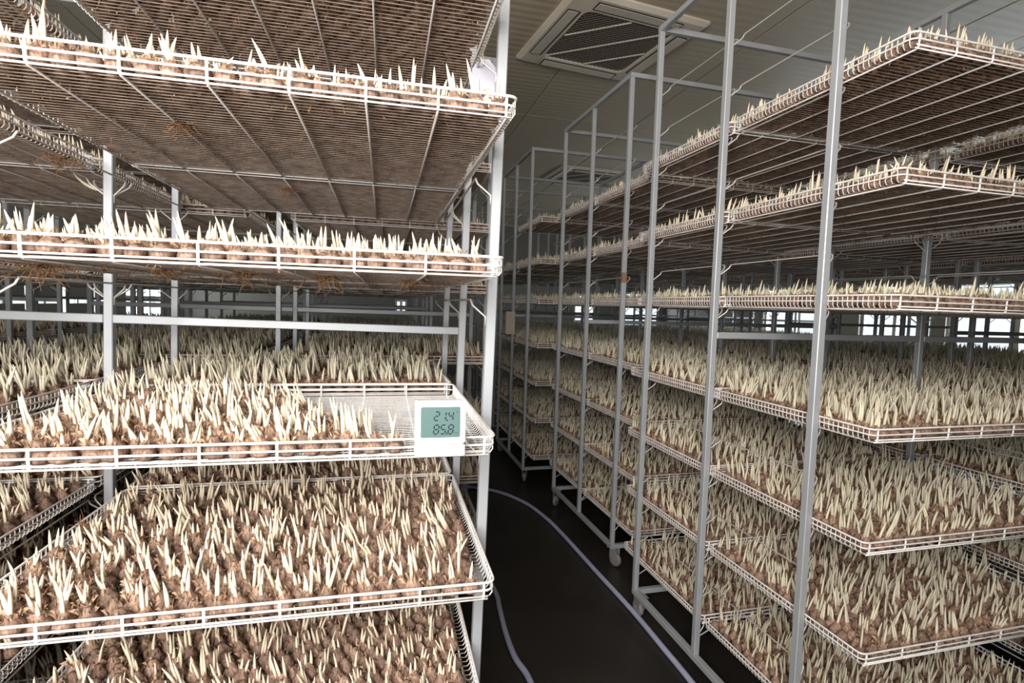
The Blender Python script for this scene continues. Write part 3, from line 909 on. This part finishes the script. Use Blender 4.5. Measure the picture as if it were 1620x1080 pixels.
# crumbs of husk caught in the wires from below
rg = random.Random(5); m = MB()
for key, (wx, wy, z, ty) in TRAYS.items():
    if not (key[0] in (L1, RA) and key[1] < 4): continue
    cl = (wx, wy)
    for i in range(420 if key[1] == 2 and key[0] == L1 else 220):
        px, py = rg.uniform(0.02, TW - 0.02), rg.uniform(0.02, TD - 0.02)
        x_, y_ = wx + math.cos(ty) * px - math.sin(ty) * py, wy + math.sin(ty) * px + math.cos(ty) * py
        if rg.random() < 0.75: cl = (x_, y_)
        else: x_, y_ = cl[0] + rg.gauss(0, .012), cl[1] + rg.gauss(0, .012)
        a = rg.uniform(0, 6.28); l = rg.uniform(0.003, 0.011); dz = rg.uniform(0.0, 0.006); b0 = len(m.V); wd = rg.uniform(0.0008, 0.003)
        m.V += [(x_, y_, z + 0.006), (x_ + l * math.cos(a), y_ + l * math.sin(a), z - dz), (x_ + l * math.cos(a) - wd * math.sin(a), y_ + l * math.sin(a) + wd * math.cos(a), z - dz * 0.5)]
        m.F.append([b0, b0 + 1, b0 + 2])
tag(new_obj('husk_crumbs', m.mesh('husk_crumbs', M['tuft'])), 'brown husk crumbs caught in the wire floors of the upper trays', 'husk', kind='stuff')

# ------------------------------------------------------------------ ceiling cassettes


def cassette(label, x, y, yaw, S=1.0, G=0.67):
    r = thing('ceiling_air_conditioner', label, 'air conditioner', (x, y, ZC), (0, 0, yaw))
    h, gq = S / 2, G / 2
    # panel: a sloping square ring from the ceiling down to the grille frame
    m = MB(); rings = [(h, 0.0), (h, -0.012), (h - 0.03, -0.030), (gq + 0.012, -0.036), (gq, -0.030), (gq, 0.0)]

    def ring(a, z, c):
        p = []
        for (sx, sy, a0) in ((1, -1, -PI / 2), (1, 1, 0), (-1, 1, PI / 2), (-1, -1, PI)):
            for i in range(4): p.append((sx * (a - c) + c * math.cos(a0 + i * PI / 6), sy * (a - c) + c * math.sin(a0 + i * PI / 6), z))
        return p
    cs = [0.02, 0.02, 0.02, 0.06, 0.055, 0.055]
    for (a, z), c in zip(rings, cs): m.V += ring(a, z, c)
    for l in range(len(rings) - 1):
        for i in range(16): m.F.append([l * 16 + i, l * 16 + (i + 1) % 16, (l + 1) * 16 + (i + 1) % 16, (l + 1) * 16 + i])
    new_obj('panel', m.mesh('panel', M['acw'], False), r)
    new_obj('filter', MB().box(-gq, gq, -gq, gq, -0.004, -0.002).mesh('filter', M['acdark']), r)
    # air outlets: dark slot with a louver in it on each side
    for k in range(4):
        a = k * PI / 2; mid = (h + gq) / 2 - 0.006
        s = new_obj('air_outlet', MB().box(-gq + 0.02, gq - 0.02, -0.045, 0.045, -0.0375, -0.0345).mesh('air_outlet', M['acdark']), r, (mid * math.sin(a), -mid * math.cos(a), 0), (0, 0, a))
        new_obj('louver', MB().bbox(-gq + 0.028, gq - 0.028, -0.042, 0.032, -0.041, -0.0376, 0.0015).mesh('louver', M['acw']), s, (0, 0, 0), (0.04, 0, 0))
    # a lattice laid diagonally across the square grille, with three diagonal ribs
    q = gq - 0.010; sl = MB()

    def diag(m, off, dirn, wd, z0, z1):
        """a bar at 45 degrees, off from the centre, clipped to the square"""
        l = q * math.sqrt(2) - abs(off)
        if l < 0.02: return
        u = Vector((1, dirn, 0)).normalized(); v = Vector((-dirn, 1, 0)).normalized(); c0 = v * off; b0 = len(m.V)
        for z in (z0, z1):
            for (a, c_) in ((-1, -1), (1, -1), (1, 1), (-1, 1)):
                p = c0 + u * (a * l) + v * (c_ * wd); m.V.append((p.x, p.y, z))
        for f in ((0, 1, 2, 3), (7, 6, 5, 4), (0, 4, 5, 1), (1, 5, 6, 2), (2, 6, 7, 3), (3, 7, 4, 0)): m.F.append([b0 + i for i in f])
    n = 36
    for i in range(n):
        off = q * math.sqrt(2) * (2 * (i + 0.5) / n - 1)
        diag(sl, off, 1, 0.0030, -0.030, -0.022); diag(sl, off, -1, 0.0020, -0.029, -0.024)
    so = new_obj('grille', sl.mesh('grille', M['acd']), r); so['kind'] = 'stuff'
    for off in (-0.23, 0.0, 0.23):
        rb = MB(); diag(rb, off, -1, 0.006, -0.0335, -0.022)
        new_obj('grille_rib', rb.mesh('grille_rib', M['acw']), r)


cassette('cream ceiling air conditioner with square brown grille above the aisle', 1.285, 2.72, math.radians(7.5))
cassette('far ceiling air conditioner, a pale bar seen beyond the rack frames', 2.55, 6.5, math.radians(3))
